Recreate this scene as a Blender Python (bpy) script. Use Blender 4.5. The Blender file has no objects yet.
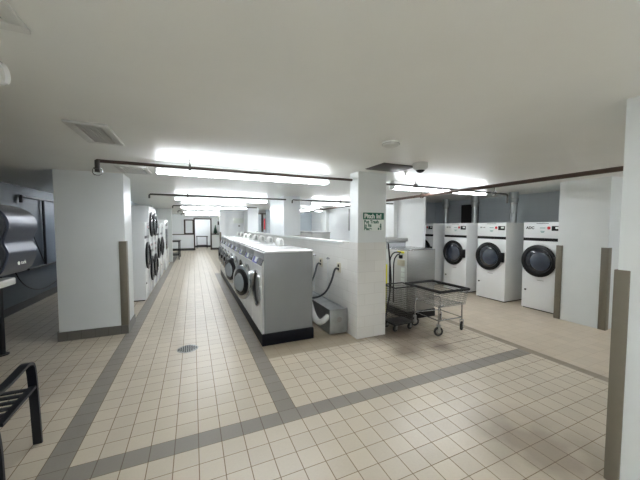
import bpy, bmesh, math, random
from mathutils import Vector, Matrix
random.seed(4)
PI = math.pi
SC = bpy.context.scene
COL = SC.collection
T = 0.155          # floor tile pitch
H = 2.31           # ceiling height

# ------------------------------------------------------------------ camera
YAW, PITCH, ROLL = 0.4145378, 0.0484427, -0.0017670
CAM = Vector((-0.62909, -2.14240, 1.56832))
cd = bpy.data.cameras.new('camera'); cam = bpy.data.objects.new('camera', cd); COL.objects.link(cam)
cd.sensor_width = 36; cd.lens = 288.17 / 640 * 36; cd.clip_start = 0.02; cd.clip_end = 100
f = Vector((math.sin(YAW) * math.cos(PITCH), math.cos(YAW) * math.cos(PITCH), -math.sin(PITCH)))
rt = Vector((math.cos(YAW), -math.sin(YAW), 0)); dn = f.cross(rt)
rt2 = math.cos(ROLL) * rt + math.sin(ROLL) * dn; dn2 = -math.sin(ROLL) * rt + math.cos(ROLL) * dn
m = Matrix((rt2, -dn2, -f)).transposed().to_4x4(); m.translation = CAM
cam.matrix_world = m
SC.camera = cam

# ------------------------------------------------------------------ world, exposure
w = bpy.data.worlds.new('world'); SC.world = w; w.use_nodes = True
w.node_tree.nodes['Background'].inputs[0].default_value = (0.8, 0.85, 0.9, 1)
w.node_tree.nodes['Background'].inputs[1].default_value = 0.3
SC.view_settings.view_transform = 'Standard'; SC.view_settings.look = 'None'
SC.view_settings.gamma = 1; SC.view_settings.use_curve_mapping = False
SC.view_settings.exposure = 0.74
SC.cycles.max_bounces = 14; SC.cycles.diffuse_bounces = 8
TUBE = 22.0        # emission strength of every fluorescent tube

# ------------------------------------------------------------------ materials
def lin(c):
    return tuple(((v / 255) / 12.92 if v <= 10 else (((v / 255) + .055) / 1.055) ** 2.4) for v in c) + (1,)

def mat(name, rgb, rough=.5, metal=0., noise=0., nscale=6., bump=0., bscale=30., coat=0., emit=0., trans=0., spec=None, stretch=None):
    M = bpy.data.materials.new(name); M.use_nodes = True
    n = M.node_tree; b = n.nodes['Principled BSDF']
    c = lin(rgb)
    b.inputs['Base Color'].default_value = c
    b.inputs['Roughness'].default_value = rough; b.inputs['Metallic'].default_value = metal
    if coat: b.inputs['Coat Weight'].default_value = coat; b.inputs['Coat Roughness'].default_value = .15
    if trans: b.inputs['Transmission Weight'].default_value = trans
    if spec is not None: b.inputs['Specular IOR Level'].default_value = spec
    if emit:
        b.inputs['Emission Color'].default_value = c; b.inputs['Emission Strength'].default_value = emit
    if noise or bump:
        tc = n.nodes.new('ShaderNodeTexCoord'); mp = n.nodes.new('ShaderNodeMapping')
        n.links.new(tc.outputs['Object'], mp.inputs[0])
        if stretch: mp.inputs['Scale'].default_value = stretch
    if noise:
        t = n.nodes.new('ShaderNodeTexNoise'); t.inputs['Scale'].default_value = nscale; t.inputs['Detail'].default_value = 4
        n.links.new(mp.outputs[0], t.inputs['Vector'])
        r = n.nodes.new('ShaderNodeMapRange'); r.inputs['To Min'].default_value = 1 - noise; r.inputs['To Max'].default_value = 1 + noise
        r.inputs['From Min'].default_value = .3; r.inputs['From Max'].default_value = .7
        n.links.new(t.outputs['Fac'], r.inputs['Value'])
        x = n.nodes.new('ShaderNodeVectorMath'); x.operation = 'SCALE'; x.inputs[0].default_value = c[:3]
        n.links.new(r.outputs[0], x.inputs['Scale']); n.links.new(x.outputs[0], b.inputs['Base Color'])
    if bump:
        t2 = n.nodes.new('ShaderNodeTexNoise'); t2.inputs['Scale'].default_value = bscale; t2.inputs['Detail'].default_value = 3
        n.links.new(mp.outputs[0], t2.inputs['Vector'])
        bp = n.nodes.new('ShaderNodeBump'); bp.inputs['Strength'].default_value = bump; bp.inputs['Distance'].default_value = .02
        n.links.new(t2.outputs['Fac'], bp.inputs['Height']); n.links.new(bp.outputs[0], b.inputs['Normal'])
    return M

def floor_mat():
    M = bpy.data.materials.new('tile_floor'); M.use_nodes = True
    n = M.node_tree; L = n.links; b = n.nodes['Principled BSDF']
    tc = n.nodes.new('ShaderNodeTexCoord'); sp = n.nodes.new('ShaderNodeSeparateXYZ'); L.new(tc.outputs['Object'], sp.inputs[0])
    X, Y = sp.outputs[0], sp.outputs[1]
    def mth(op, a, bb=None, cc=None, clamp=False):
        q = n.nodes.new('ShaderNodeMath'); q.operation = op; q.use_clamp = clamp
        for i, v in enumerate((a, bb, cc)):
            if v is None: continue
            if isinstance(v, (int, float)): q.inputs[i].default_value = v
            else: L.new(v, q.inputs[i])
        return q.outputs[0]
    def rng(v, lo, hi): return mth('MULTIPLY', mth('GREATER_THAN', v, lo), mth('LESS_THAN', v, hi))
    def mix(fac, a, bb):
        q = n.nodes.new('ShaderNodeMix'); q.data_type = 'RGBA'
        if isinstance(fac, (int, float)): q.inputs[0].default_value = fac
        else: L.new(fac, q.inputs[0])
        for i, v in ((6, a), (7, bb)):
            if isinstance(v, tuple): q.inputs[i].default_value = v
            else: L.new(v, q.inputs[i])
        return q.outputs[2]
    u = mth('DIVIDE', X, T); v = mth('DIVIDE', Y, T)
    fu = mth('ABSOLUTE', mth('SUBTRACT', mth('FRACT', mth('ADD', u, 1000)), .5)); fv = mth('ABSOLUTE', mth('SUBTRACT', mth('FRACT', mth('ADD', v, 1000)), .5))
    gu = mth('GREATER_THAN', fu, .482); gv = mth('GREATER_THAN', fv, .485)
    grout = mth('MAXIMUM', gu, gv)
    # strips of darker tile
    s1 = mth('MULTIPLY', rng(X, 0, T), rng(Y, 0, 7.9))
    s2 = rng(X, -10 * T, -9 * T)
    s3 = mth('MULTIPLY', rng(Y, 0, T), rng(X, -10 * T, 3.2))
    strip = mth('MAXIMUM', mth('MAXIMUM', s1, s2), s3)
    border = rng(X, 3.17, 3.29)
    # smooth pad between the washer row and the low wall, smooth area right of the border
    pad = mth('MULTIPLY', rng(X, T, 1.5), mth('GREATER_THAN', Y, 1.15))
    right = mth('GREATER_THAN', X, 3.23)
    # per tile tint
    cv = n.nodes.new('ShaderNodeCombineXYZ'); L.new(mth('FLOOR', u), cv.inputs[0]); L.new(mth('FLOOR', v), cv.inputs[1])
    wn = n.nodes.new('ShaderNodeTexWhiteNoise'); wn.noise_dimensions = '2D'; L.new(cv.outputs[0], wn.inputs[0])
    tint = mth('ADD', mth('MULTIPLY', wn.outputs[0], .10), .95)
    nz = n.nodes.new('ShaderNodeTexNoise'); nz.inputs['Scale'].default_value = 60; nz.inputs['Detail'].default_value = 5; L.new(tc.outputs['Object'], nz.inputs[0])
    tint = mth('MULTIPLY', tint, mth('ADD', mth('MULTIPLY', nz.outputs[0], .12), .94))
    nb = n.nodes.new('ShaderNodeTexNoise'); nb.inputs['Scale'].default_value = 1.1; nb.inputs['Detail'].default_value = 4; L.new(tc.outputs['Object'], nb.inputs[0])
    tint = mth('MULTIPLY', tint, mth('ADD', mth('MULTIPLY', nb.outputs[0], .2), .9))
    base = mix(strip, lin((192, 181, 163)), lin((134, 128, 119)))
    base = mix(mth('MULTIPLY', right, 1.0), base, lin((186, 173, 154)))
    base = mix(pad, base, lin((160, 148, 128)))
    base = mix(border, base, lin((140, 128, 110)))
    sc = n.nodes.new('ShaderNodeVectorMath'); sc.operation = 'SCALE'; L.new(base, sc.inputs[0]); L.new(tint, sc.inputs['Scale'])
    smooth = mth('MAXIMUM', pad, mth('MAXIMUM', right, border), clamp=True)
    gcol = mix(strip, lin((122, 102, 78)), lin((106, 96, 82)))
    gf = mth('MULTIPLY', grout, mth('SUBTRACT', 1.0, mth('MULTIPLY', smooth, .86)))
    col = mix(gf, sc.outputs[0], gcol)
    # dirt around the centre pillar and cart
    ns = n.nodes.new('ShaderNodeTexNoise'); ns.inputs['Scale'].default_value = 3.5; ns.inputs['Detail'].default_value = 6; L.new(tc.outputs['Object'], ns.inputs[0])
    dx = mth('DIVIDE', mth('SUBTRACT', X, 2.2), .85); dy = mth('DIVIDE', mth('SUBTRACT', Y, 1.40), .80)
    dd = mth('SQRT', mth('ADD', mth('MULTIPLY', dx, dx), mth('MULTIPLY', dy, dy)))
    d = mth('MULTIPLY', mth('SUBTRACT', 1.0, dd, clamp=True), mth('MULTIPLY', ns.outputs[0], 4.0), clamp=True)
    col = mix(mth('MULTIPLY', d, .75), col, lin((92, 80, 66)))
    for (sx, sy, ra, am) in ((1.8, .66, .26, .8), (2.3, .62, .22, .8), (2.05, 1.0, .4, .7), (1.6, -.95, .55, .6), (-1.9, 1.6, .6, .3)):  # stains by the cart, near pillar's shade painted in, a darker patch at left
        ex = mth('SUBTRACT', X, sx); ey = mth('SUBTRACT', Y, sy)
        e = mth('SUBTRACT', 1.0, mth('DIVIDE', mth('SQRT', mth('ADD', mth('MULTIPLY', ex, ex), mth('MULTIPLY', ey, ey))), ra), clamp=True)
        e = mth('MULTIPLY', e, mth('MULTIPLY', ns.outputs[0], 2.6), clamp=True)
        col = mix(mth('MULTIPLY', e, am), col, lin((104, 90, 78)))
    # dark scuffed joint beside the cart
    jy = mth('SUBTRACT', Y, .62); j = mth('MULTIPLY', mth('LESS_THAN', mth('ABSOLUTE', jy), .008), rng(X, 2.2, 3.1))
    col = mix(mth('MULTIPLY', j, .6), col, lin((84, 68, 54)))
    L.new(col, b.inputs['Base Color'])
    L.new(mth('ADD', .33, mth('MULTIPLY', grout, .35)), b.inputs['Roughness'])
    bp = n.nodes.new('ShaderNodeBump'); bp.inputs['Strength'].default_value = .35; bp.inputs['Distance'].default_value = .004
    hh = mth('SUBTRACT', mth('MULTIPLY', nz.outputs[0], .3), mth('MULTIPLY', gf, 1.0)); L.new(hh, bp.inputs['Height']); L.new(bp.outputs[0], b.inputs['Normal'])
    return M

def tile_paint(name, rgb, line, bx, bz, rough=.25):
    """painted wall tile: faint joint lines, works on faces of any direction"""
    M = bpy.data.materials.new(name); M.use_nodes = True
    n = M.node_tree; L = n.links; b = n.nodes['Principled BSDF']
    tc = n.nodes.new('ShaderNodeTexCoord'); sp = n.nodes.new('ShaderNodeSeparateXYZ'); L.new(tc.outputs['Object'], sp.inputs[0])
    ad = n.nodes.new('ShaderNodeMath'); ad.operation = 'ADD'; L.new(sp.outputs[0], ad.inputs[0]); L.new(sp.outputs[1], ad.inputs[1])
    cb = n.nodes.new('ShaderNodeCombineXYZ'); L.new(ad.outputs[0], cb.inputs[0]); L.new(sp.outputs[2], cb.inputs[1])
    br = n.nodes.new('ShaderNodeTexBrick'); br.offset = .5
    br.inputs['Scale'].default_value = 1; br.inputs['Brick Width'].default_value = bx; br.inputs['Row Height'].default_value = bz
    br.inputs['Mortar Size'].default_value = .003; br.inputs['Mortar Smooth'].default_value = .3
    c = lin(rgb); br.inputs['Color1'].default_value = c; br.inputs['Color2'].default_value = tuple(v * .95 for v in c[:3]) + (1,)
    br.inputs['Mortar'].default_value = lin(line)
    L.new(cb.outputs[0], br.inputs['Vector']); L.new(br.outputs['Color'], b.inputs['Base Color'])
    b.inputs['Roughness'].default_value = rough
    return M

M = {}
M['floor'] = floor_mat()
M['ceiling'] = mat('glossy_ceiling_paint', (228, 229, 225), .38, spec=.25, bump=.35, bscale=1.6, noise=.02, nscale=2, stretch=(1, 1, 1))
M['wall'] = mat('white_gloss_paint', (216, 220, 219), .35, noise=.02, nscale=3, bump=.05, bscale=8)
M['bright'] = mat('bright_white_paint', (232, 236, 238), .35, noise=.015, nscale=3)
M['block'] = tile_paint('painted_block', (214, 218, 216), (198, 202, 200), .40, .20, .4)
M['wtile'] = tile_paint('white_wall_tile', (222, 221, 216), (206, 204, 198), .31, .155, .18)
M['slate'] = tile_paint('slate_grey_block', (188, 195, 200), (176, 183, 188), .40, .20, .5)
M['darkwall'] = tile_paint('dark_grey_block', (90, 97, 106), (80, 87, 95), .40, .20, .5)
M['guard'] = mat('taupe_vinyl', (112, 106, 92), .45, noise=.03, nscale=20)
M['base'] = tile_paint('grey_base_tile', (104, 101, 94), (84, 81, 75), T, .3, .35)
M['darkbase'] = mat('dark_skirting', (48, 48, 48), .4)
M['white'] = mat('white_enamel', (232, 234, 234), .22, noise=.01, nscale=4, coat=.2)
M['offwhite'] = mat('off_white_plastic', (205, 206, 202), .4)
M['side'] = mat('grey_enamel', (136, 138, 139), .32, noise=.02, nscale=5)
M['steel'] = mat('brushed_steel', (158, 158, 155), .34, .75, noise=.05, nscale=8, stretch=(1, 1, 14))
M['chrome'] = mat('chrome', (186, 188, 190), .18, 1.)
M['galv'] = mat('galvanised_steel', (168, 172, 173), .38, .7, noise=.12, nscale=9)
M['black'] = mat('black_plastic', (11, 12, 14), .38, spec=.3, noise=.05, nscale=30)
M['navy'] = mat('dark_navy_vinyl', (14, 16, 24), .5, spec=.2, noise=.08, nscale=12)
M['blackmetal'] = mat('black_powder_coat', (17, 20, 27), .4, noise=.08, nscale=60, bump=.1, bscale=200)
M['rubber'] = mat('black_rubber', (24, 24, 25), .6)
M['glass'] = mat('dark_door_glass', (30, 36, 46), .06, spec=.8)
M['bluegrey'] = mat('smoked_glass_inset', (62, 68, 80), .12, spec=.7)
M['bowl'] = mat('clear_door_bowl', (160, 168, 172), .08, .3)
M['drum'] = mat('dark_drum', (30, 32, 36), .35, .6)
M['screen'] = mat('dark_display', (20, 22, 44), .15)
M['blue'] = mat('blue_print', (60, 66, 150), .35)
M['red'] = mat('red_sticker', (214, 50, 60), .5)
M['teal'] = mat('teal_print', (60, 140, 130), .5)
M['green'] = mat('green_print', (16, 96, 74), .45)
M['paper'] = mat('white_card', (226, 232, 226), .5)
M['yellow'] = mat('yellow_plastic', (222, 216, 40), .4)
M['ivory'] = mat('ivory_plate', (196, 190, 168), .4)
M['brownpipe'] = mat('brown_painted_pipe', (72, 56, 48), .35, noise=.1, nscale=10)
M['pipe'] = mat('dark_painted_pipe', (64, 60, 56), .35, noise=.1, nscale=10)
M['blackpipe'] = mat('black_pipe', (18, 20, 24), .4)
M['brownplate'] = mat('brown_plate', (66, 58, 50), .5, noise=.08, nscale=12)
M['hose'] = mat('grey_hose', (70, 72, 74), .45)
M['whitehose'] = mat('pale_grey_pipe', (196, 198, 198), .4)
M['disp'] = mat('smoked_dispenser_plastic', (56, 62, 76), .34, .3, noise=.04, nscale=20)
M['dispside'] = mat('dark_dispenser_side', (26, 29, 36), .35)
M['fix'] = mat('white_fixture_metal', (236, 238, 238), .4)
M['tube'] = mat('lit_tube', (246, 250, 255), .4, emit=TUBE)
M['frame'] = mat('dark_brown_frame', (58, 44, 36), .5, noise=.1, nscale=10)
M['mirror'] = mat('mirror_glass', (215, 225, 225), .04, 1.)
M['leafgreen'] = mat('dark_green_leaf', (34, 66, 54), .6)
M['dark'] = mat('very_dark_opening', (34, 30, 30), .7)
M['bluewall'] = mat('pale_blue_grey_board', (186, 196, 204), .4)
M['grill'] = mat('grey_grille', (150, 152, 148), .5)

# ------------------------------------------------------------------ mesh helpers
class MB:
    def __init__(s): s.b = bmesh.new()
    def box(s, a, c, bev=0., seg=2, rot=None, piv=None):
        g = bmesh.ops.create_cube(s.b, size=1); vs = g['verts']
        A = Vector(a); C = Vector(c); ce = (A + C) / 2; d = C - A
        for v in vs: v.co = Vector((v.co.x * d.x, v.co.y * d.y, v.co.z * d.z)) + ce
        if bev:
            es = list({e for v in vs for e in v.link_edges})
            r = bmesh.ops.bevel(s.b, geom=es, offset=bev, segments=seg, affect='EDGES', profile=.5)
            vs = list({v for fc in r['faces'] for v in fc.verts} | {v for v in vs if v.is_valid})
        if rot: bmesh.ops.rotate(s.b, verts=vs, cent=Vector(piv) if piv else ce, matrix=rot)
        return s
    def cyl(s, a, c, r, r2=None, n=12, cap=True):
        A = Vector(a); C = Vector(c); d = C - A; L = d.length
        g = bmesh.ops.create_cone(s.b, cap_ends=cap, segments=n, radius1=r, radius2=r if r2 is None else r2, depth=L)
        q = d.to_track_quat('Z', 'Y').to_matrix().to_4x4(); q.translation = (A + C) / 2
        bmesh.ops.transform(s.b, matrix=q, verts=g['verts'])
        return s
    def tube(s, pts, r, n=8, smooth=3, closed=False):
        P = [Vector(p) for p in pts]
        for _ in range(smooth):
            Q = [] if closed else [P[0]]
            rngk = range(len(P)) if closed else range(len(P) - 1)
            for i in rngk:
                a, c = P[i], P[(i + 1) % len(P)]
                Q += [a * .75 + c * .25, a * .25 + c * .75]
            if not closed: Q.append(P[-1])
            P = Q
        rings = []; up = None; N = len(P)
        for i, p in enumerate(P):
            t = (P[(i + 1) % N] - P[i - 1]) if closed else (P[min(i + 1, N - 1)] - P[max(i - 1, 0)])
            if t.length < 1e-9: t = Vector((0, 0, 1))
            t.normalize()
            if up is None: up = t.orthogonal().normalized()
            up = (up - t * up.dot(t)); up = up.normalized() if up.length > 1e-6 else t.orthogonal().normalized()
            sd = t.cross(up)
            rings.append([s.b.verts.new(p + (up * math.cos(2 * PI * k / n) + sd * math.sin(2 * PI * k / n)) * r) for k in range(n)])
        for i in range(N if closed else N - 1):
            A, C = rings[i], rings[(i + 1) % N]
            for k in range(n): s.b.faces.new((A[k], A[(k + 1) % n], C[(k + 1) % n], C[k]))
        if not closed:
            s.b.faces.new(rings[0][::-1]); s.b.faces.new(rings[-1])
        return s
    def lathe(s, prof, org, axis='X', n=36):
        """prof = [(axial, radius)], closed loop revolved about axis through org"""
        rings = []
        for a, r in prof:
            ring = []
            for k in range(n):
                c, d = math.cos(2 * PI * k / n) * r, math.sin(2 * PI * k / n) * r
                v = {'X': (a, c, d), 'Y': (c, a, d), 'Z': (c, d, a)}[axis]
                ring.append(s.b.verts.new(Vector(org) + Vector(v)))
            rings.append(ring)
        for i in range(len(rings) - 1):
            for k in range(n): s.b.faces.new((rings[i][k], rings[i][(k + 1) % n], rings[i + 1][(k + 1) % n], rings[i + 1][k]))
        if prof[0] == prof[-1]:
            bmesh.ops.remove_doubles(s.b, verts=rings[0] + rings[-1], dist=1e-6)
        else:
            if prof[0][1] > 1e-4: s.b.faces.new(rings[0])
            if prof[-1][1] > 1e-4: s.b.faces.new(rings[-1][::-1])
        return s
    def prism(s, poly, axis, a, c):
        """polygon in the two other axes, extruded along axis from a to c"""
        def mk(t, p): return {'X': (t, p[0], p[1]), 'Y': (p[0], t, p[1]), 'Z': (p[0], p[1], t)}[axis]
        v0 = [s.b.verts.new(mk(a, p)) for p in poly]; v1 = [s.b.verts.new(mk(c, p)) for p in poly]
        N = len(poly)
        s.b.faces.new(v0); s.b.faces.new(v1[::-1])
        for i in range(N): s.b.faces.new((v0[i], v1[i], v1[(i + 1) % N], v0[(i + 1) % N]))
        return s
    def build(s, name, m_, parent=None, smooth=True):
        bmesh.ops.recalc_face_normals(s.b, faces=s.b.faces)
        me = bpy.data.meshes.new(name); s.b.to_mesh(me); s.b.free()
        me.materials.append(M[m_] if isinstance(m_, str) else m_)
        if smooth:
            for p in me.polygons: p.use_smooth = True
            me.set_sharp_from_angle(angle=math.radians(35))
        o = bpy.data.objects.new(name, me); COL.objects.link(o)
        if parent: o.parent = parent
        return o

def tag(o, label, cat, group=None, kind=None):
    if label: o['label'] = label
    if cat: o['category'] = cat
    if group: o['group'] = group
    if kind: o['kind'] = kind
    return o
def thing(name, label, cat, loc=(0, 0, 0), rz=0, group=None):
    o = bpy.data.objects.new(name, None); COL.objects.link(o); o.empty_display_size = .1
    o.location = loc; o.rotation_euler = (0, 0, rz)
    return tag(o, label, cat, group)
def struct(name, mb, m_, parent=None):
    o = mb.build(name, m_, parent, smooth=False)
    if not parent: o['kind'] = 'structure'
    return o
KIDS = {}
def copy_tree(o, parent=None):
    c = o.copy(); COL.objects.link(c); c.parent = parent
    for ch in list(o.children): copy_tree(ch, c)
    return c
def text(name, body, size, m_, parent, mat4, extrude=.0006, bold=0.0):
    cu = bpy.data.curves.new(name, 'FONT'); cu.body = body; cu.size = size; cu.extrude = extrude; cu.offset = bold
    cu.align_x = 'LEFT'
    t = bpy.data.objects.new(name, cu); COL.objects.link(t)
    bpy.context.view_layer.update()
    me = bpy.data.meshes.new_from_object(t.evaluated_get(bpy.context.evaluated_depsgraph_get()))
    bpy.data.objects.remove(t)
    me.materials.clear(); me.materials.append(M[m_])
    o = bpy.data.objects.new(name, me); COL.objects.link(o)
    o.parent = parent; o.matrix_local = mat4
    return o
def face_x(x, y, z, sign=-1):
    """text on a face whose normal is sign*X; text start at (x,y,z)"""
    if sign < 0: R = Matrix(((0, 0, -1), (-1, 0, 0), (0, 1, 0)))
    else: R = Matrix(((0, 0, 1), (1, 0, 0), (0, 1, 0)))
    R = R.to_4x4(); R.translation = (x, y, z); return R
def face_ny(x, y, z):
    R = Matrix(((1, 0, 0), (0, 0, -1), (0, 1, 0))).to_4x4(); R.translation = (x, y, z); return R

# ------------------------------------------------------------------ the setting
XR, YB, YF = 6.4, 19.5, -6.0
struct('floor', MB().box((-4.0, YF - .2, -.1), (XR + .3, YB + 3, 0)), 'floor')
struct('ceiling', MB().box((-4.0, YF - .2, H), (XR + .3, YB + 3, H + .1)), 'ceiling')
struct('wall_right', MB().box((XR, YF, 0), (XR + .1, 5.0, H)), 'slate')
struct('wall_rear', MB().box((-3.7, YF - .1, 0), (XR, YF, H)), 'wall')
# wall that carries the dispenser, just outside the frame, and the dark alcove behind it
struct('wall_left', MB().box((-1.75, YF, 0), (-1.64, -.14, H)), 'wall')
struct('wall_alcove_left', MB().box((-3.7, YF, 0), (-3.6, 9.0, H)), 'darkwall')
struct('wall_alcove_back', MB().box((-3.6, 9.0, 0), (-2.45, 9.1, H)), 'darkwall')
struct('baseboard_alcove', MB().box((-3.6, YF, 0), (-3.585, 9.0, .14)), 'darkbase')
# left pillar
pl = struct('wall_left_pillar', MB().box((-2.31, 2.78, 0), (-1.53, 3.30, H)), 'wall')
struct('baseboard_left_pillar', MB().box((-2.325, 2.765, 0), (-1.515, 3.315, .125)), 'base')
def guard(parent, x0, y0, x1, y1, z0, z1):
    g = MB().box((x0, y0, z0), (x1, y1, z1), .003).build('corner_guard', 'guard', parent)
    return g
guard(pl, -1.605, 2.768, -1.515, 2.88, .125, 1.345)
struct('wall_behind_dryers', MB().box((-2.45, 3.30, 0), (-2.35, 11.8, H)), 'bluewall')
p2 = struct('wall_left_far_pier', MB().box((-2.45, 11.8, 0), (-1.47, 12.1, H)), 'wall')
struct('wall_left_far', MB().box((-2.1, 12.1, 0), (-2.0, 18, H)), 'wall')
# centre pillar
pc = struct('wall_centre_pillar', MB().box((1.43, 1.25, 1.34), (1.89, 1.47, H)), 'wall')
struct('wall_centre_pillar_tiled', MB().box((1.424, 1.244, 0), (1.896, 1.68, 1.34)), 'wtile')
# low tiled wall behind the washers, with an opening above it
struct('wall_low', MB().box((1.43, 1.68, 0), (1.57, 10.9, 1.30)), 'wtile')
struct('trim_1', MB().box((1.41, 1.68, 1.30), (1.59, 10.9, 1.335), .004), 'wall')
struct('wall_low_pier', MB().box((1.43, 4.75, 1.335), (1.86, 6.15, H)), 'bright')
struct('wall_low_far_pier', MB().box((1.43, 9.9, 1.335), (1.86, 10.9, H)), 'bright')
# cross wall at the end of the washer row
struct('wall_cross', MB().box((.68, 11.0, 0), (2.0, 11.15, H)), 'bright')
px_ = struct('wall_cross_pillar', MB().box((.42, 10.85, 0), (.68, 11.3, H)), 'bright')
guard(px_, .40, 10.83, .47, 10.9, .05, 1.30)
struct('wall_cross_right', MB().box((2.45, 11.0, 0), (4.7, 11.15, H)), 'bluewall')
# wall across the far room on the right
struct('wall_partition', MB().box((4.7, 3.47, 0), (4.76, 11.15, H)), 'bright')
struct('wall_partition_pilaster', MB().box((4.56, 9.0, 0), (4.7, 9.6, H)), 'wall')
struct('wall_partition_pier', MB().box((4.58, 4.5, 0), (4.7, 5.1, H)), 'wall')
struct('wall_partition_return', MB().box((4.76, 4.75, 0), (XR + .1, 4.9, H)), 'slate')
# right pillar with guards
pr = struct('wall_right_pillar', MB().box((5.03, .05, 0), (5.62, .70, H)), 'wall')
guard(pr, 5.015, .625, 5.11, .715, 0, 1.25)
guard(pr, 5.015, .035, 5.11, .125, 0, 1.25)
# near pillar at the right edge
pn = struct('wall_near_pillar', MB().box((1.70, -1.95, 0), (2.30, -1.29, H)), 'wall')
guard(pn, 1.688, -1.345, 1.78, -1.276, 0, 1.31)
# end of the corridor
struct('wall_far_left_low', MB().box((-2.0, 18, 0), (-.53, 18.12, 1.0)), 'bright')
struct('wall_far_left_high', MB().box((-2.0, 18.02, 1.0), (-.53, 18.12, H)), 'bright')
struct('wall_far_right', MB().box((.42, 18, 0), (1.9, 18.12, H)), 'wall')
struct('wall_far_lintel', MB().box((-.53, 18.02, 2.02), (.42, 18.12, H)), 'wall')
struct('wall_far_room', MB().box((-2.0, 20.6, 0), (3, 20.7, H)), 'bright')
struct('wall_far_side', MB().box((1.9, 11.3, 0), (2.0, 18.1, H)), 'bright')
struct('baseboard_far_left', MB().box((-2.0, 17.97, 0), (-.6, 18, .14)), 'darkbase')
struct('baseboard_far_right', MB().box((.45, 17.97, 0), (1.3, 18, .14)), 'darkbase')
struct('baseboard_far_room', MB().box((-2.0, 20.56, 0), (3, 20.6, .14)), 'darkbase')
struct('trim_2', MB().box((-2.0, 17.93, 1.0), (-.6, 18.0, 1.05)).box((.47, 17.93, 1.0), (1.3, 18.0, 1.05)), 'frame')
df = MB().box((-.60, 17.92, 0), (-.52, 18.14, 2.06)).box((.40, 17.92, 0), (.48, 18.14, 2.06)).box((-.52, 17.92, 1.98), (.40, 18.14, 2.06))
struct('door_1', df, 'frame')

# ------------------------------------------------------------------ fluorescent fixtures
def make_light():
    t = thing('strip_light', '', 'ceiling light')
    MB().box((0, -.045, H - .09), (2.20, .045, H - .001), .004).build('housing', 'fix', t)
    for s in (-1, 1):
        MB().cyl((.03, s * .035, H - .118), (2.17, s * .035, H - .118), .018, n=10).build('tube', 'tube', t)
    for x in (0, 2.18):
        MB().box((x, -.065, H - .14), (x + .022, .065, H - .07), .003).build('end_cap', 'fix', t)
    return t
L0 = make_light()
LP = [(-1.02, 1.70, 'long lit strip light nearest the camera, over the corridor beside the left pillar'),
      (-1.02, 5.45, 'lit strip light over the corridor, second in line from the camera'),
      (-1.02, 8.65, 'lit strip light over the corridor, third in line from the camera'),
      (-1.02, 12.3, 'lit strip light over the corridor, fourth in line from the camera'),
      (-1.02, 15.6, 'lit strip light farthest down the corridor, just before the framed doorway'),
      (2.35, 1.72, 'lit strip light above the wire laundry cart, right of the tiled pillar'),
      (2.40, 5.4, 'lit strip light seen through the opening over the low tiled wall, nearer one'),
      (2.10, 8.9, 'lit strip light seen through the opening over the low tiled wall, farther one')]
for i, (x, y, lab) in enumerate(LP):
    o = L0 if i == 0 else copy_tree(L0)
    o.location = (x, y, 0); o['label'] = lab; o['group'] = 'fluorescent strip lights on the ceiling'
for x, y, q in ((-1.02, -2.7, 'nearest the dispenser wall'), (-1.02, -4.8, 'along the rear wall, left'), (3.9, -2.1, 'right of the near pillar')):  # added lamps outside the view, lighting the foreground and right pillar
    o = copy_tree(L0); o.location = (x, y, 0)
    o['label'] = 'added strip light out of view on the ceiling behind the viewer, ' + q; o['group'] = 'added strip lights behind the viewer'
o = copy_tree(L0); o.location = (-2.8, 6.6, 0); o.rotation_euler = (0, 0, PI / 2)  # added lamp, kept out of sight, to brighten the alcove
o['label'] = 'added strip light in the alcove, hidden behind the left pillar to brighten it'
o = copy_tree(L0); o.location = (-1.5, 19.6, 0); o['label'] = 'strip light in the room beyond the framed doorway'

# ------------------------------------------------------------------ pipes under the ceiling
def hanger(parent, x, y, z, mname='pipe', r=.03):
    MB().cyl((x, y, z), (x, y, H), .006, n=6).lathe([(-.012, r), (.012, r), (.012, r + .008), (-.012, r + .008), (-.012, r)], (x, y, z), 'X', 16).build('hanger', mname, parent)
t = thing('sprinkler_pipe', 'thin dark ceiling pipe crossing from the left pillar to the tiled pillar', 'pipe', (0, 0, 0))
MB().tube([(-1.49, 1.40, 2.13), (-1.49, 1.40, 2.215), (-1.49, 1.42, 2.215), (-1.38, 1.42, 2.215), (1.0, 1.42, 2.215), (1.429, 1.42, 2.215)], .017, 10, 2).build('pipe', 'brownpipe', t)
MB().cyl((-1.49, 1.40, 2.215), (-1.49, 1.40, 2.10), .022, n=12).cyl((-1.49, 1.40, 2.14), (-1.49, 1.40, 2.13), .034, n=12).build('sprinkler_head', 'pipe', t)
MB().tube([(-1.53, 1.40, 2.13), (-1.53, 1.40, 2.08), (-1.49, 1.40, 2.065), (-1.45, 1.40, 2.08), (-1.45, 1.40, 2.13)], .004, 6, 2).build('head_guard', 'chrome', t)
hanger(t, -.65, 1.42, 2.215)
t = thing('sprinkler_pipe', 'thin dark ceiling pipe running right from the tiled pillar to above the middle dryer', 'pipe')
MB().tube([(1.891, 1.45, 2.20), (2.4, 1.45, 2.20), (4.70, 1.45, 2.175), (4.82, 1.45, 2.175), (4.82, 1.45, 2.06), (4.82, 1.45, 2.0)], .017, 10, 2).build('pipe', 'pipe', t)
hanger(t, 4.45, 1.45, 2.178); hanger(t, 2.6, 1.45, 2.198)
t = thing('sprinkler_pipe', 'brown ceiling pipe running front to back above the dark floor border', 'pipe')
MB().tube([(3.2, -5.9, 2.14), (3.2, 0, 2.13), (3.2, 5, 2.11), (3.2, 11.0, 2.06)], .026, 10, 0).build('pipe', 'brownpipe', t)
for yy in (-4, 1.95, 6.5): hanger(t, 3.2, yy, 2.12, 'brownpipe', .036)
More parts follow.
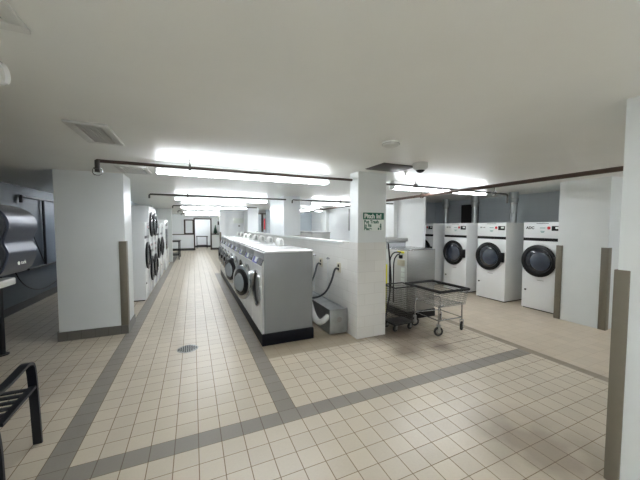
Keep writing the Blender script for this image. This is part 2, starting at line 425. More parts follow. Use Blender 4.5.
for k, (y, x0, x1, lab) in enumerate(((4.55, -1.42, 1.42, 'thin dark ceiling pipe crossing the corridor before the second strip light'),
        (8.0, -1.2, 1.42, 'thin dark ceiling pipe crossing the corridor before the third strip light'),
        (11.4, -1.2, 1.8, 'thin dark ceiling pipe crossing the corridor before the fourth strip light'),
        (14.8, -1.2, 1.8, 'thin dark ceiling pipe crossing at the far end of the corridor'),
        (4.55, 1.58, 4.69, 'thin dark ceiling pipe seen above the low tiled wall'))):
    t = thing('sprinkler_pipe', lab, 'pipe')
    MB().tube([(x0, y, 2.12), (x0, y, 2.20), (x0 + .08, y, 2.20), (x1, y, 2.20)], .017, 8, 1).build('pipe', 'pipe', t)
    hanger(t, x0 + .7 if k < 4 else 2.9, y, 2.20)

# ------------------------------------------------------------------ ceiling fittings
def vent(name, label, x0, y0, x1, y1, fw, nx, ny, rz=0):
    cx, cy = (x0 + x1) / 2, (y0 + y1) / 2; a, c = (x1 - x0) / 2, (y1 - y0) / 2
    t = thing(name, label, 'vent', (cx, cy, 0), rz)
    b = MB()
    for q in ((-a, -c, a, -c + fw), (-a, c - fw, a, c), (-a, -c + fw, -a + fw, c - fw), (a - fw, -c + fw, a, c - fw)):
        b.box((q[0], q[1], H - .018), (q[2], q[3], H - .001), .003)
    b.build('frame', 'offwhite', t)
    MB().box((-a + fw, -c + fw, H - .004), (a - fw, c - fw, H - .001)).build('backing', 'grill', t)
    b = MB()
    for i in range(1, ny): yy = -c + fw + (2 * c - 2 * fw) * i / ny; b.box((-a + fw, yy - .003, H - .014), (a - fw, yy + .003, H - .005))
    for i in range(1, nx): xx = -a + fw + (2 * a - 2 * fw) * i / nx; b.box((xx - .003, -c + fw, H - .014), (xx + .003, c - fw, H - .005))
    b.build('grille', 'offwhite', t)
vent('ceiling_vent', 'white ceiling vent in front of the left pillar, left of the dark pipe', -1.455, .45, -1.19, 1.02, .055, 7, 18)
vent('ceiling_vent', 'smaller ceiling vent close to the top right corner of the left pillar', -1.50, 2.10, -1.15, 2.62, .05, 8, 10)
vent('ceiling_vent', 'pale ceiling vent cut off by the top left corner of the photo', -1.55, -1.0, -1.18, -.66, .05, 5, 5)
t = thing('access_plate', 'dark brown flat plate on the ceiling beside the tiled pillar', 'ceiling plate', (1.67, .87, 0))
MB().box((-.24, -.19, H - .012), (.24, .19, H), .002).build('plate', 'brownplate', t)
MB().box((-.25, -.20, H - .006), (.25, .20, H - .0005), .002).build('rim', 'pipe', t)
t = thing('smoke_detector', 'round white smoke detector on the ceiling, left of the grey cone', 'smoke detector', (.99, -.02, H))
MB().lathe([(0, .075), (-.012, .078), (-.03, .068), (-.04, .045), (-.042, 0.0)], (0, 0, 0), 'Z', 28).build('cover', 'offwhite', t)
MB().lathe([(-.016, .0785), (-.02, .0785), (-.02, .074), (-.016, .074), (-.016, .0785)], (0, 0, 0), 'Z', 28).build('slot_ring', 'grill', t)
t = thing('dome_camera', 'pale ceiling dome with a dark tip, right of the smoke detector', 'dome camera', (1.83, .52, H))
MB().lathe([(0, .085), (-.02, .088), (-.06, .082), (-.085, .055)], (0, 0, 0), 'Z', 28).build('housing', 'offwhite', t)
MB().lathe([(-.085, .052), (-.105, .035), (-.115, .012), (-.117, 0)], (0, 0, 0), 'Z', 20).build('lens', 'black', t)
t = thing('sounder', 'white round fitting high on the left edge of the photo', 'alarm sounder', (-1.64, -.47, 2.205))
MB().lathe([(0, .042), (.02, .046), (.29, .046), (.30, .040), (.285, .034)], (0, 0, 0), 'X', 28).build('housing', 'white', t)
MB().lathe([(.275, .035), (.288, .024), (.292, 0)], (0, 0, 0), 'X', 24).build('lens', 'offwhite', t)
t = thing('ceiling_sprinkler', 'tiny white sprinkler head on the ceiling behind the dome camera', 'sprinkler', (2.02, 1.0, H))
MB().lathe([(0, .03), (-.008, .03), (-.01, .01), (-.05, .008), (-.052, .018), (-.055, 0)], (0, 0, 0), 'Z', 16).build('head', 'offwhite', t)

# ------------------------------------------------------------------ front loading washers
WW = .686
def make_washer():
    t = thing('front_load_washer', '', 'washing machine')
    z0, z1 = .152, 1.215
    MB().box((.03, .004, z0), (.71, WW - .004, z1), .006).build('cabinet', 'side', t)
    # front panel with a real round hole
    cy, cz, R = WW / 2, .70, .235
    b = bmesh.new(); n = 40
    inner = [b.verts.new((0, cy + R * math.cos(2 * PI * k / n), cz + R * math.sin(2 * PI * k / n))) for k in range(n)]
    def edge(k):
        a = 2 * PI * k / n; c, s_ = math.cos(a), math.sin(a)
        y0, y1, za, zb = .006, WW - .006, z0 + .002, 1.03
        tt = min(((y1 - cy) / c if c > 1e-6 else (y0 - cy) / c if c < -1e-6 else 9e9), ((zb - cz) / s_ if s_ > 1e-6 else (za - cz) / s_ if s_ < -1e-6 else 9e9))
        return (0, cy + tt * c, cz + tt * s_)
    outer = [b.verts.new(edge(k)) for k in range(n)]
    for k in range(n): b.faces.new((inner[k], inner[(k + 1) % n], outer[(k + 1) % n], outer[k]))
    ex = bmesh.ops.extrude_face_region(b, geom=list(b.faces))
    for v in [g for g in ex['geom'] if isinstance(g, bmesh.types.BMVert)]: v.co.x += .03
    fr = MB(); fr.b.free(); fr.b = b
    for (ya, yb, za, zb) in ((.006, .03, z0 + .002, 1.03), (WW - .03, WW - .006, z0 + .002, 1.03), (.006, WW - .006, 1.0, 1.03), (.006, WW - .006, z0 + .002, z0 + .03)):
        fr.box((0, ya, za), (.03, yb, zb))
    fr.build('front_panel', 'white', t)
    MB().prism([(.0, 1.03), (.03, 1.03), (.12, 1.215), (.07, 1.215)], 'Y', .006, WW - .006).build('control_panel', 'offwhite', t)
    d = Vector((.07, 0, .185)).normalized(); nrm = Vector((-d.z, 0, d.x))
    def slab(name, s0, s1, y0, y1, th, m_):
        p = Vector((0, 0, 1.03)); a = p + d * s0; c = p + d * s1
        MB().prism([(a.x, a.z), (c.x, c.z), (c.x + nrm.x * th, c.z + nrm.z * th), (a.x + nrm.x * th, a.z + nrm.z * th)], 'Y', y0, y1).build(name, m_, t)
    slab('display', .015, .18, .04, .34, .006, 'screen')
    slab('label_panel', .01, .18, .36, .66, .004, 'blue')
    slab('price_card', .03, .17, .38, .52, .006, 'paper')
    MB().box((.06, 0.0, 1.214), (.72, WW, 1.236), .006).build('top', 'white', t)
    MB().lathe([(-.012, .255), (-.012, .238), (.0, .230), (.012, .255), (-.012, .255)], (0, cy, cz), 'X', 40).build('porthole_ring', 'chrome', t)
    MB().lathe([(.048, .195), (.10, .205), (.35, .205), (.36, 0)], (0, cy, cz), 'X', 32).build('drum', 'drum', t)
    MB().lathe([(.0, .233), (.02, .225), (.05, .200), (.06, .205), (.03, .236), (.0, .233)], (0, cy, cz), 'X', 36).build('gasket', 'rubber', t)
    return t
def add_door(t, opened):
    cy, cz = WW / 2, .70
    d = MB().lathe([(-.05, .20), (-.055, .235), (-.03, .265), (-.005, .262), (0, .20), (-.05, .20)], (0, 0, 0), 'X', 40).build('door', 'chrome', t)
    g = MB().lathe([(-.045, .20), (-.05, .19), (-.02, .185), (.02, .15), (.05, .12), (.055, 0), (.05, 0), (.042, .11), (.012, .14), (-.03, .17), (-.055, .12), (-.06, 0)], (0, 0, 0), 'X', 36).build('door_glass', 'bowl', d)
    MB().lathe([(-.052, .20), (-.058, .205), (-.062, .185), (-.054, .18), (-.052, .20)], (0, 0, 0), 'X', 36).build('inner_ring', 'black', d)
    MB().lathe([(.0, .205), (.014, .205), (.034, .150), (.024, .142), (.0, .205)], (0, 0, 0), 'X', 36).build('inner_gasket', 'black', d)
    MB().box((-.075, -.25, -.05), (-.03, -.215, .05), .008).build('handle', 'black', d)
    if opened:
        # hinge on the far side, leaf swung out square to the front
        d.rotation_euler = (0, 0, math.radians(-160)); h = Vector((-.02, .262, 0))
        hw = Vector((-.03, cy + .275, cz)); R = Matrix.Rotation(math.radians(-160), 3, 'Z')
        d.location = hw - R @ h
    else:
        d.location = (-.014, cy, cz)
def add_hopper(t):
    h = MB().prism([(.48, 1.236), (.57, 1.236), (.57, 1.33), (.555, 1.36), (.53, 1.368), (.505, 1.35), (.485, 1.30)], 'Y', .24, .44).build('soap_hopper', 'offwhite', t)
    MB().prism([(.50, 1.26), (.555, 1.26), (.555, 1.32), (.53, 1.35), (.507, 1.33)], 'Y', .232, .241).build('hopper_window', 'grill', h)
wA = make_washer(); wB = copy_tree(wA); add_hopper(wB)      # variants share parts
wlab = ['front loading washer nearest the camera, grey side panel showing and door swung open',
        'second front loading washer from the camera, next to the one with the grey side panel',
        'third front loading washer from the camera, its round door swung open into the corridor',
        'fourth front loading washer from the camera in the corridor row',
        'fifth front loading washer from the camera in the corridor row',
        'sixth front loading washer from the camera in the corridor row',
        'third from the far end of the corridor row of front loading washers',
        'second from the far end of the corridor row of front loading washers',
        'front loading washer at the far end of the corridor row']
ws = [wA, wB]
wClosed = wB; add_door(wA, True)
wOpen = copy_tree(wB); add_door(wOpen, True)
add_door(wClosed, False)
for i in range(9):
    if i == 0: o = wA
    elif i == 1: o = wClosed
    elif i == 2: o = wOpen
    else: o = copy_tree(wClosed)
    o.location = (.17, 1.54 + i * WW, 0); o['label'] = wlab[i]; o['group'] = 'front loading washers in the corridor row'
tag(MB().box((.165, 1.52, 0), (.89, 1.54 + 9 * WW, .150), .004).build('washer_plinth', 'navy'), 'dark plinth running under the corridor row of washers', 'plinth')

# things behind the washer row
t = thing('drain_trough', 'grey metal drain trough on the floor between washers and low wall', 'drain trough', (0, 0, 0))
b = MB().box((1.13, 1.50, .02), (1.41, 1.515, .36), .002).box((1.13, 1.515, .02), (1.145, 8.0, .36)).box((1.395, 1.68, .02), (1.41, 8.0, .36)).box((1.13, 1.515, .02), (1.41, 8.0, .035)).box((1.395, 1.515, .02), (1.41, 1.68, .36))
b.box((1.13, 1.50, .348), (1.145, 8.0, .372)).box((1.145, 1.50, .348), (1.41, 1.53, .372)).build('trough', 'galv', t)
MB().box((1.13, 1.53, .335), (1.41, 8.0, .345)).build('cover', 'galv', t)
MB().lathe([(-.004, .04), (.0, .04), (.0, 0)], (1.28, 1.50, .22), 'Y', 20).build('knockout', 'steel', t)
MB().tube([(.96, 1.85, .42), (.96, 1.70, .26), (.985, 1.60, .19), (1.04, 1.56, .20), (1.14, 1.57, .27)], .042, 12, 3).build('drain_pipe', 'whitehose', t)
olab = ['ivory outlet on the tiled wall nearest the tiled pillar', 'middle ivory outlet on the tiled wall, second from the tiled pillar', 'ivory outlet on the tiled wall half hidden by the nearest washer']
hlab = ['grey power cable curving down from the outlet nearest the tiled pillar', 'grey power cable curving down from the middle outlet', 'grey power cable from the outlet half hidden by the washer']
for i, y in enumerate((1.80, 2.48, 2.98)):
    t = thing('wall_outlet', olab[i], 'outlet', (1.43, y, .93), 0, 'outlets on the low tiled wall')
    MB().box((-.012, -.06, -.075), (.0, .06, .075), .004).build('plate', 'ivory', t)
    for s in (-1, 1): MB().box((-.018, -.022, s * .028 - .02), (-.011, .022, s * .028 + .02), .003).build('socket', 'black', t)
    tag(MB().tube([(1.405, y, .91), (1.36, y + .01, .92), (1.33, y + .05, .72), (1.28, y + .17, .50), (1.15, y + .30, .40), (.95, y + .45, .42)], .016, 8, 3).build('power_cable', 'hose'), hlab[i], 'cable', 'power cables behind the corridor washers')
for i, y in enumerate((2.15, 2.72)):
    t = thing('water_valve', ['thin white water line with tap, left of the outlet nearest the pillar', 'thin white water line with tap, second from the tiled pillar'][i], 'water line', (1.40, y, 0), 0, 'water lines on the low tiled wall')
    MB().cyl((0, 0, .40), (0, 0, 1.02), .008, n=8).build('line', 'whitehose', t)
    MB().cyl((-.02, 0, 1.03), (.03, 0, 1.03), .014, n=10).cyl((0, -.025, 1.05), (0, .025, 1.05), .007, n=8).build('tap', 'chrome', t)

# ------------------------------------------------------------------ dryers
DW = .65
def dryer_unit(t, zb, zt, cz, r=.285, sticker=True):
    """one dryer front between zb and zt; local front at x=0 facing -x, local +y to screen left"""
    body = MB().box((.0, .003, zb), (.74, DW - .003, zt), .006).build('cabinet', 'white', t)
    cy = DW / 2 + .035
    d = MB().lathe([(-.004, .285), (-.03, .298), (-.04, .285), (-.045, .235), (-.02, .215), (-.004, .285)], (0, cy, cz), 'X', 48).build('door', 'black', t)
    MB().lathe([(-.022, .228), (-.028, .215), (-.014, .0)], (0, cy, cz), 'X', 40).build('door_glass', 'glass', d)
    MB().lathe([(-.0235, .17), (-.030, .155), (-.031, 0)], (0, cy - .03, cz - .01), 'X', 36).build('glass_inset', 'bluegrey', d)
    MB().box((-.05, .02, cz - .10), (-.002, .115, cz + .10), .01).build('door_handle', 'black', d)
    return body
def make_dryer(tex, sign):
    t = thing('tumble_dryer', '', 'tumble dryer')
    dryer_unit(t, .02, 1.645, .93)
    MB().box((.03, .02, 0), (.70, DW - .02, .03)).build('foot_rail', 'black', t)
    MB().box((-.004, .006, 1.30), (.004, DW - .006, 1.355), .001).build('black_band', 'black', t)
    MB().box((-.006, .005, 1.357), (.002, DW - .005, 1.640), .002).build('control_fascia', 'white', t)
    MB().box((-.010, .03, 1.49), (-.005, .17, 1.575), .002).build('display', 'black', t)
    MB().box((-.012, .05, 1.525), (-.009, .11, 1.56)).build('screen', 'paper', t)
    MB().lathe([(-.008, .028), (-.010, .0)], (0, .215, 1.54), 'X', 20).build('sticker', 'red', t)
    MB().box((-.008, .27, 1.535), (-.006, .36, 1.545)).box((-.008, .28, 1.475), (-.006, .35, 1.485)).box((-.008, .29, 1.455), (-.006, .34, 1.465)).build('print', 'teal', t)
    MB().box((-.008, .22, 1.618), (-.006, .42, 1.625)).build('top_print', 'black', t)
    MB().box((-.004, .27, .565), (0.001, .38, .575)).build('name_print', 'grill', t)
    MB().lathe([(-.012, .0), (-.012, .016), (.0, .018)], (0, DW - .07, .36), 'X', 16).build('lock', 'black', t)
    return t
D0 = make_dryer('', -1)
dl = [((5.2, 3.64), 'white dryer mostly hidden behind the white wall, farthest left of the row'),
      ((5.18, 2.60), 'white tumble dryer with black round door, just behind the wire laundry cart'),
      ((5.18, 1.68), 'white tumble dryer in the middle, between the cart side dryer and the right pillar one'),
      ((5.22, .725), 'white tumble dryer with dark lettering, partly hidden by the grey pillar')]
def fas(o):
    for c in o.children:
        if c.name.startswith('control_fascia'): return c
for i, ((x, y), lab) in enumerate(dl):
    o = D0 if i == 0 else copy_tree(D0)
    o.location = (x, y, 0); o['label'] = lab; o['group'] = 'tumble dryers against the grey wall'
    if i == 3: last = o
    if i in (1, 2):
        MB().box((-.009, .53, 1.53), (-.006, .58, 1.56), .001).box((-.008, .46, 1.535), (-.006, .51, 1.555)).build('logo_print', 'grill', o)
text('brand_lettering', 'ADC', .068, 'black', last, face_x(-.008, .60, 1.52), bold=.002)
for y, lab in ((3.75, 'leftmost shiny metal duct rising from behind the dryers'), (2.86, 'shiny metal duct right of the dark square opening'), (1.92, 'shiny metal duct rising from the middle dryer, nearest the grey pillar')):
    t = thing('exhaust_duct', lab, 'duct', (5.75, y, 0), 0, 'metal exhaust ducts above the dryers')
    MB().cyl((0, 0, 1.646), (0, 0, 2.10), .065, n=20).lathe([(1.85, .066), (1.855, .071), (1.865, .071), (1.87, .066), (1.85, .066)], (0, 0, 0), 'Z', 20).build('duct', 'galv', t)
    MB().lathe([(2.08, .06), (2.09, .085), (2.16, .10), (2.18, .085), (H - .002, .085)], (0, 0, 0), 'Z', 20).build('elbow', 'galv', t)
    MB().lathe([(2.05, .067), (2.05, .074), (2.08, .074), (2.08, .067), (2.05, .067)], (0, 0, 0), 'Z', 20).build('clamp', 'steel', t)
tag(MB().box((XR - .03, 3.25, 1.60), (XR - .002, 3.78, 2.17), .004).build('vent_opening', 'dark'), 'dark square opening high on the grey wall between two ducts', 'vent')

# dryers on the left, facing the corridor
o = copy_tree(D0); o.location = (-1.55, 5.42, 0); o.rotation_euler = (0, 0, PI)
o['label'] = 'single white dryer just past the left pillar, its grey side facing the camera'; o['group'] = 'dryers along the left side of the corridor'
def make_stack():
    t = thing('stacked_dryer', '', 'tumble dryer')
    dryer_unit(t, .02, 1.04, .56)
    MB().box((.03, .02, 0), (.70, DW - .02, .03)).build('foot_rail', 'black', t)
    dryer_unit(t, 1.045, 2.02, 1.60)
    MB().box((-.008, .02, .93), (-.001, DW - .02, 1.19), .002).build('control_fascia', 'white', t)
    for yy, zz in ((.10, 1.12), (.30, 1.12), (.10, .98), (.30, .98)):
        MB().box((-.012, yy, zz - .03), (-.007, yy + .09, zz + .03), .002).build('display', 'black', t)
    for zz in (1.12, .98): MB().lathe([(-.012, .025), (-.014, 0)], (0, .48, zz), 'X', 16).build('sticker', 'red', t)
    return t
S0 = make_stack()
for i, y in enumerate((6.11, 6.79)):
    o = S0 if i == 0 else copy_tree(S0)
    o.location = (-1.55, y, 0); o.rotation_euler = (0, 0, PI)
    o['label'] = ['nearer of the two tall stacked dryers on the left side of the corridor', 'farther of the two tall stacked dryers on the left side of the corridor'][i]
    o['group'] = 'dryers along the left side of the corridor'
for i, y in enumerate((7.60, 8.6)):
    o = copy_tree(D0); o.location = (-1.55, y, 0); o.rotation_euler = (0, 0, PI)
    o['label'] = ['single white dryer right behind the two tall stacked dryers', 'single white dryer farther back on the left, before the tall cabinet'][i]
    o['group'] = 'dryers along the left side of the corridor'
t = thing('vending_cabinet', 'tall white cabinet with dark upright window at the far left of the corridor', 'cabinet', (-2.3, 9.3, 0))
MB().box((0, 0, 0), (.77, 1.3, 1.78), .01).build('cabinet', 'white', t)
MB().box((.765, .15, .72), (.78, 1.1, 1.45), .005).build('window', 'glass', t)
MB().box((.765, .25, 1.56), (.78, .8, 1.66), .003).build('display', 'black', t)
t = thing('wall_box', 'small white box high on the wall above the stacked dryers', 'wall box', (-2.35, 8.9, 1.95))
MB().box((0, 0, 0), (.5, .3, .3), .01).build('box', 'offwhite', t)

# ------------------------------------------------------------------ steel washers on the other side of the low wall
def make_steel():
    t = thing('steel_washer', '', 'washing machine')
    MB().box((0, 0, .13), (.60, .66, 1.165), .008).build('cabinet', 'steel', t)
    MB().box((-.01, -.01, 0), (.61, .66, .13), .004).build('plinth', 'black', t)
    MB().box((0, .0, 1.165), (.60, .66, 1.18), .004).build('top', 'chrome', t)
    MB().lathe([(.0, .22), (.03, .21), (.04, .15), (.0, .15), (.0, .22)], (.60, .33, .68), 'X', 32).build('door_ring', 'chrome', t)
    MB().box((-.006, .02, .17), (0, .64, 1.15), .002).build('rear_panel', 'offwhite', t)
    return t
S = make_steel()
sl = ['steel washer behind the wire laundry cart, plain grey side to the camera', 'steel washer directly behind the one beside the cart', 'steel washer third in the hidden row', 'steel washer fourth in the hidden row']
for i in range(1):
    o = S if i == 0 else copy_tree(S)
    o.location = (2.62, 1.62 + i * .70, 0); o['label'] = sl[i]; o['group'] = 'steel washers right of the low wall'
t = thing('steel_cabinet', 'low steel housing with raised flat lid behind the steel washer', 'cabinet', (2.68, 2.34, 0))
MB().box((0, 0, 0), (.50, .8, 1.27), .006).build('body', 'side', t)
MB().box((-.03, -.02, 1.27), (.54, .82, 1.335), .006).build('lid', 'steel', t)
# hoses on its rear face
t = thing('inlet_valve', 'pale control block with yellow tag at the back of the steel washer', 'valve', (2.61, 1.72, 0))
MB().box((-.04, .02, 1.02), (.0, .08, 1.08), .006).build('solenoid', 'black', t)
MB().box((-.05, -.04, .90), (-.003, .10, 1.0), .006).build('block', 'ivory', t)
MB().box((-.02, -.03, 1.11), (-.007, .14, 1.145), .003).build('tag', 'yellow', t)
for k in range(3): MB().box((-.012, -.04, .62 + k * .09), (-.007, .05, .69 + k * .09), .001).build('label_card', 'paper', t)
for i, (y, lab) in enumerate(((1.98, 'black inlet hose arching at the back of the steel washer, left one'), (1.87, 'black inlet hose arching at the back of the steel washer, right one'))):
    tag(MB().tube([(2.57, 1.74 + .02 * i, 1.13 - .03 * i), (2.54, y - .08, 1.12 - .03 * i), (2.53, y, 1.0), (2.53, y + .01, .8), (2.53, y, .25)], .011, 8, 3).build('inlet_hose', 'rubber'), lab, 'hose', 'black inlet hoses')
t = thing('mop', 'black handled mop leaning by the tiled pillar beside a yellow sign', 'mop', (0, 0, 0))
MB().tube([(2.20, 1.60, 1.30), (2.25, 1.60, .90), (2.27, 1.60, .6), (2.16, 1.61, .04)], .013, 8, 1).build('handle', 'black', t)
MB().box((1.98, 1.575, 0), (2.2, 1.655, .05), .01).build('head', 'black', t)
tag(MB().box((2.17, 1.74, .62), (2.30, 1.76, .94), .006).box((2.17, 1.76, 0), (2.19, 1.78, .62)).box((2.28, 1.76, 0), (2.30, 1.78, .62)).build('warning_sign', 'yellow'), 'yellow upright board behind the black mop handle', 'sign')

# ------------------------------------------------------------------ wire laundry carts
def wheel(t, x, y, r, yaw):
    c = bpy.data.objects.new('caster', None)
    b = MB().lathe([(-.012, r * .62), (-.014, r * .9), (-.006, r), (.006, r), (.014, r * .9), (.012, r * .62), (-.012, r * .62)], (0, 0, 0), 'Y', 28)
    w_ = b.build('caster', 'rubber', t); w_.location = (x, y, r); w_.rotation_euler = (0, 0, yaw)
    MB().lathe([(-.009, r * .63), (-.013, r * .2), (-.018, 0), (.018, 0), (.013, r * .2), (.009, r * .63), (-.009, r * .63)], (0, 0, 0), 'Y', 24).build('hub', 'chrome', w_)
    MB().box((-.018, -.026, -.01), (.018, -.020, r + .03), .002).box((-.018, .020, -.01), (.018, .026, r + .03), .002).box((-.02, -.026, r + .02), (.02, .026, r + .032), .002).build('fork', 'steel', w_)
def cage(x0, y0, x1, y1, zb, zt, ins, nx, ny, nz, r):
    b = MB()
    def P(u, v, k):   # taper towards the bottom
        s_ = ins * (1 - k)
        return (x0 + s_ + (x1 - x0 - 2 * s_) * u, y0 + s_ + (y1 - y0 - 2 * s_) * v, zb + (zt - zb) * k)
    def wr(a, c, rr=r): b.cyl(a, c, rr, n=4, cap=False)
    for i in range(nx + 1):
        u = i / nx
        wr(P(u, 0, 0), P(u, 0, 1)); wr(P(u, 1, 0), P(u, 1, 1)); wr(P(u, 0, 0), P(u, 1, 0))
    for i in range(ny + 1):
        v = i / ny
        wr(P(0, v, 0), P(0, v, 1)); wr(P(1, v, 0), P(1, v, 1)); wr(P(0, v, 0), P(1, v, 0))
    for i in range(nz + 1):
        k = i / nz; q = [P(0, 0, k), P(1, 0, k), P(1, 1, k), P(0, 1, k)]
        for j in range(4): wr(q[j], q[(j + 1) % 4], r * 1.5)
    return b
t = thing('laundry_cart', 'chrome wire laundry cart with black rim standing on the beige tiles', 'laundry cart', (2.76, 1.12, 0))
X0, X1, Y0, Y1 = -.29, .27, -.33, .37
cage(X0, Y0, X1, Y1, .43, .65, .03, 22, 27, 7, .0016).build('wire_basket', 'chrome', t)
MB().tube([(X0, Y0, .655), (X1, Y0, .655), (X1, Y1, .655), (X0, Y1, .655)], .021, 10, 0, closed=True).build('bumper_rim', 'rubber', t)
for sx, sy in ((-.21, -.24), (.30, -.20), (-.21, .24), (.30, .22)):
    cx = .9 if sx > 0 else 1
    MB().tube([(sx * .55, sy, .425), (sx * .9, sy, .425), (sx, sy, .40), (sx, sy, .30), (sx, sy, .155)], .011, 8, 2).build('leg', 'chrome', t)
    wheel(t, sx, sy, .068, .5 if sx > 0 else -.3)
MB().cyl((-.21, -.24, .22), (.30, -.20, .20), .008, n=8).cyl((-.21, .24, .22), (.30, .22, .20), .008, n=8).cyl((-.21, -.24, .22), (-.21, .24, .22), .008, n=8).cyl((.30, -.20, .20), (.30, .22, .20), .008, n=8).build('lower_frame', 'chrome', t)
t = thing('laundry_cart', 'dark wire cart half hidden behind the tiled pillar', 'laundry cart', (2.25, 1.38, 0))
cage(-.2, -.16, .17, .14, .12, .66, .01, 16, 12, 16, .0018).build('wire_basket', 'pipe', t)
MB().tube([(-.2, -.16, .665), (.17, -.16, .665), (.17, .14, .665), (-.2, .14, .665)], .010, 8, 0, closed=True).build('rim', 'rubber', t)
MB().box((-.2, -.15, .10), (.17, .13, .125), .004).build('base_tray', 'black', t)
for sx in (-.15, .12):
    for sy in (-.11, .10): wheel(t, sx, sy, .045, .2)

# ------------------------------------------------------------------ sign on the pillar
t = thing('trash_sign', 'green and white Pitch In sign on the tiled pillar', 'sign', (1.505, 1.25, 1.505))
MB().box((0, -.006, 0), (.345, 0, .25), .002).build('board', 'paper', t)
MB().box((.0, -.009, .155), (.345, -.005, .25), .002).build('header', 'green', t)
text('lettering', 'Pitch In!', .086, 'paper', t, face_ny(.018, -.010, .173), bold=.003)
text('lettering', 'Put Trash', .062, 'green', t, face_ny(.015, -.007, .103), bold=.002)
text('lettering', 'In Its', .062, 'green', t, face_ny(.015, -.007, .055), bold=.002)
text('lettering', 'Place', .062, 'green', t, face_ny(.015, -.007, .008), bold=.002)
MB().lathe([(-.008, 0), (-.008, .011), (-.006, .011)], (.292, 0, .088), 'Y', 14).box((.283, -.008, .035), (.303, -.006, .076)).box((.283, -.008, .01), (.290, -.006, .036)).box((.296, -.008, .01), (.303, -.006, .036)).box((.262, -.008, .06), (.286, -.006, .067)).box((.245, -.008, .01), (.268, -.006, .04)).build('pictogram', 'green', t)

# ------------------------------------------------------------------ floor drain
t = thing('floor_drain', 'round metal drain grate in the corridor floor', 'floor drain', (-.72, 1.84, 0))
MB().lathe([(.0005, .0), (.002, .0), (.003, .12), (.0005, .125)], (0, 0, 0), 'Z', 32).build('grate', 'grill', t)
b = MB()
for i in range(-4, 5):
    for j in range(-4, 5):
        if i * i + j * j <= 17: b.box((i * .025 - .008, j * .025 - .008, .0025), (i * .025 + .008, j * .025 + .008, .0042))
b.build('holes', 'black', t)

# ------------------------------------------------------------------ bench with armrest (left foreground)
t = thing('slatted_bench', 'black metal slatted bench with curved armrest at the left edge', 'bench', (-1.68, 0, 0))
def strap(pts, w_, th, axis='x'):
    """flat bar swept through pts, width along x"""
    P = [Vector(p) for p in pts]
    for _ in range(3):
        Q = [P[0]]
        for a, c in zip(P, P[1:]): Q += [a * .75 + c * .25, a * .25 + c * .75]
        Q.append(P[-1]); P = Q
    b = bmesh.new(); rings = []
    for i, p in enumerate(P):
        d = (P[min(i + 1, len(P) - 1)] - P[max(i - 1, 0)]).normalized(); n_ = d.cross(Vector((1, 0, 0))).normalized()
        rings.append([b.verts.new(p + Vector((sx * w_ / 2, 0, 0)) + n_ * (sn * th / 2)) for sx, sn in ((-1, -1), (1, -1), (1, 1), (-1, 1))])
    for A, C in zip(rings, rings[1:]):
        for k in range(4): b.faces.new((A[k], A[(k + 1) % 4], C[(k + 1) % 4], C[k]))
    b.faces.new(rings[0]); b.faces.new(rings[-1][::-1])
    o = MB(); o.b.free(); o.b = b
    return o
for k, xx in enumerate((0.0, -1.15)):
    strap([(xx, .51, .0), (xx, .49, .30), (xx, .47, .58), (xx, .42, .635), (xx, .30, .62), (xx, .12, .60), (xx, -.02, .62)], .05, .018).build('arm_leg', 'blackmetal', t)
    strap([(xx, .06, .0), (xx, .05, .38), (xx, -.05, .60), (xx, -.12, .90)], .05, .018).build('rear_leg', 'blackmetal', t)
    strap([(xx, .475, .435), (xx, .08, .41)], .04, .02).build('seat_rail', 'blackmetal', t)
for i in range(6):
    y = .455 - i * .068
    MB().box((-1.15, y - .022, .425 - i * .003), (0, y + .022, .433 - i * .003), .002).build('seat_slat', 'blackmetal', t)
for i in range(4):
    z = .52 + i * .10; y = .02 - (z - .4) * .25
    MB().box((-1.15, y - .004, z), (0, y + .004, z + .05), .002).build('back_slat', 'blackmetal', t)

# ------------------------------------------------------------------ towel dispenser
t = thing('towel_dispenser', 'smoky grey wavy fronted paper towel dispenser at the left edge', 'towel dispenser', (-1.64, -.40, 0))
prof = [(0, 1.315), (.19, 1.325), (.225, 1.35), (.243, 1.395), (.252, 1.435), (.25, 1.455), (.236, 1.485), (.244, 1.52), (.258, 1.56), (.256, 1.595), (.235, 1.635), (.19, 1.662), (.10, 1.68), (0, 1.685)]
def smoothp(P, k=2):
    for _ in range(k):
        Q = [P[0]]
        for a, c in zip(P, P[1:]): Q += [(a[0] * .75 + c[0] * .25, a[1] * .75 + c[1] * .25), (a[0] * .25 + c[0] * .75, a[1] * .25 + c[1] * .75)]
        Q.append(P[-1]); P = Q
    return P
MB().prism(smoothp(prof), 'Y', 0, .255).build('cover', 'disp', t)
MB().prism([(x * .97, 1.49 + (z - 1.49) * .985) for x, z in smoothp(prof)], 'Y', -.012, 0).build('end_panel', 'dispside', t)
MB().box((.05, .0, 1.278), (.20, .17, 1.312), .006).build('towel_slot', 'offwhite', t)
MB().cyl((.252, .075, 1.39), (.2535, .075, 1.39), .009, n=14).build('logo_mark', 'paper', t)
text('logo_lettering', 'tork', .026, 'paper', t, face_x(.2535, .092, 1.383, 1))

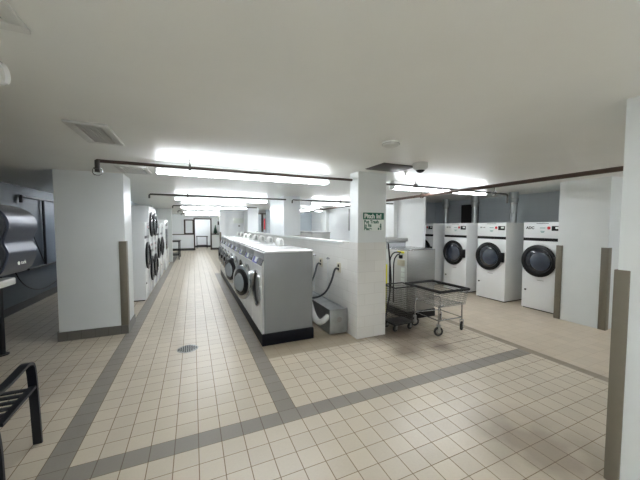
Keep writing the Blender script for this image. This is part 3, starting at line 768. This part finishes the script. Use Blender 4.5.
# ------------------------------------------------------------------ alcove pipes
t = thing('pipe_frame', 'black pipe framework fixed to the dark alcove wall on the left', 'pipe')
MB().tube([(-3.56, 5.05, 2.0), (-3.56, 5.05, 2.12), (-3.56, 5.15, 2.12), (-3.56, 6.0, 2.12), (-3.56, 8.9, 2.12)], .025, 8, 1).build('upper_pipe', 'blackpipe', t)
MB().cyl((-3.56, 5.92, 2.12), (-3.56, 5.92, .72), .025, n=8).build('upright', 'blackpipe', t)
MB().cyl((-3.56, 5.2, .72), (-3.56, 8.9, .72), .022, n=8).build('lower_pipe', 'blackpipe', t)
MB().cyl((-3.56, 5.25, 1.65), (-3.56, 5.85, .80), .008, n=6).build('brace', 'blackpipe', t)
tag(MB().tube([(-3.58, 4.7, .85), (-3.57, 5.0, .45), (-3.57, 5.5, .25), (-3.57, 6.0, .22), (-3.57, 6.6, .3)], .010, 6, 3).build('loose_cable', 'blackpipe'), 'loose black cable sagging along the dark alcove wall', 'cable')
tag(MB().cyl((-2.77, 2.54, 0), (-2.77, 2.54, H), .028, n=14).cyl((-2.77, 2.54, 0), (-2.77, 2.54, .012), .06, n=14).build('support_pole', 'blackpipe'), 'black upright pole below the towel dispenser at the left edge', 'pole')

# ------------------------------------------------------------------ far end of the corridor
def table(label, x, y, lx, ly, h, n='folding_table'):
    t = thing(n, label, 'table', (x, y, 0))
    MB().box((0, 0, h - .04), (lx, ly, h), .006).build('table_top', 'black', t)
    for sx in (.03, lx - .07):
        for sy in (.03, ly - .07): MB().box((sx, sy, 0), (sx + .04, sy + .04, h - .04), .003).build('leg', 'black', t)
    MB().box((.05, .05, .2), (lx - .05, ly - .05, .23), .003).build('shelf', 'black', t)
    return t
table('dark table at the left, past the tall white cabinet', -1.98, 12.6, .78, 1.4, .86)
table('dark low table beyond the framed doorway', -.45, 19.3, .75, .6, .85)
t = thing('framed_mirror', 'dark framed mirror on the far wall left of the doorway', 'mirror', (-1.16, 17.98, 1.02))
MB().box((0, 0, 0), (.09, .035, .95)).box((.50, 0, 0), (.56, .035, .95)).box((.09, 0, 0), (.5, .035, .09)).box((.09, 0, .88), (.5, .035, .95)).build('frame', 'frame', t)
MB().box((.09, .015, .09), (.5, .03, .88)).build('glass', 'bright', t)
t = thing('small_tree', 'small dark green cone shaped tree on the low ledge right of the doorway', 'plant', (.70, 17.85, 1.05))
b = MB()
for k in range(5): b.cyl((0, 0, .05 + k * .09), (0, 0, .20 + k * .09), .16 - k * .028, .03, n=12)
b.build('foliage', 'leafgreen', t); MB().cyl((0, 0, 0), (0, 0, .08), .05, .06, n=12).build('pot', 'frame', t)
tag(MB().box((.85, 17.94, 1.62), (1.02, 17.998, 1.86), .01).build('wall_phone', 'black'), 'small black box on the far wall above the little tree', 'wall phone')
tag(MB().box((1.20, 10.985, 1.53), (1.28, 10.999, 1.60), .003).build('wall_plate', 'grill'), 'tiny grey plate on the pale wall behind the washer row', 'wall plate')
t = thing('door_sign', 'faint pale notice on the wall above the tiny grey plate', 'notice', (1.0, 10.99, 1.68))
MB().box((0, 0, 0), (.42, .008, .22), .001).build('sheet', 'paper', t)
t = thing('window_display', 'dark narrow window frame with red sheet, seen beyond the washer row', 'window', (2.02, 11.05, 1.30))
MB().box((0, 0, 0), (.06, .05, .85)).box((.22, 0, 0), (.32, .05, .85)).box((.0, 0, .80), (.43, .05, .85)).build('frame', 'frame', t)
MB().box((.06, .02, 0), (.22, .04, .8)).build('pane', 'bluewall', t)
MB().box((.33, .0, .1), (.40, .01, .6)).build('sheet', 'red', t)
# seen through the opening above the low wall
t = thing('wall_poster', 'dark upright panel on the far wall seen through the opening', 'panel', (3.62, 10.96, 1.55))
MB().box((0, 0, 0), (.24, .04, .50), .004).build('panel', 'dark', t)
MB().box((.03, -.004, .05), (.21, 0, .45)).build('face', 'frame', t)
t = thing('wall_notice', 'grey notice sheet on the far wall, left of the dark upright panel', 'notice', (3.05, 10.98, 1.45))
MB().box((0, 0, 0), (.2, .015, .35), .002).build('sheet', 'grill', t)
t = thing('steel_housing', 'long grey steel housing just above the low wall, seen through the opening', 'cabinet', (2.7, 6.0, 0))
MB().box((0, 0, 0), (.6, 2.3, 1.34), .006).build('body', 'steel', t)
MB().box((-.01, -.01, 1.34), (.61, 2.31, 1.385), .006).build('lid', 'side', t)
t = thing('window_blind', 'tall dark strip on the white wall beside the tiled pillar', 'wall strip', (4.66, 7.15, 1.5))
MB().box((0, 0, -.1), (.04, .12, .7), .004).build('strip', 'side', t)
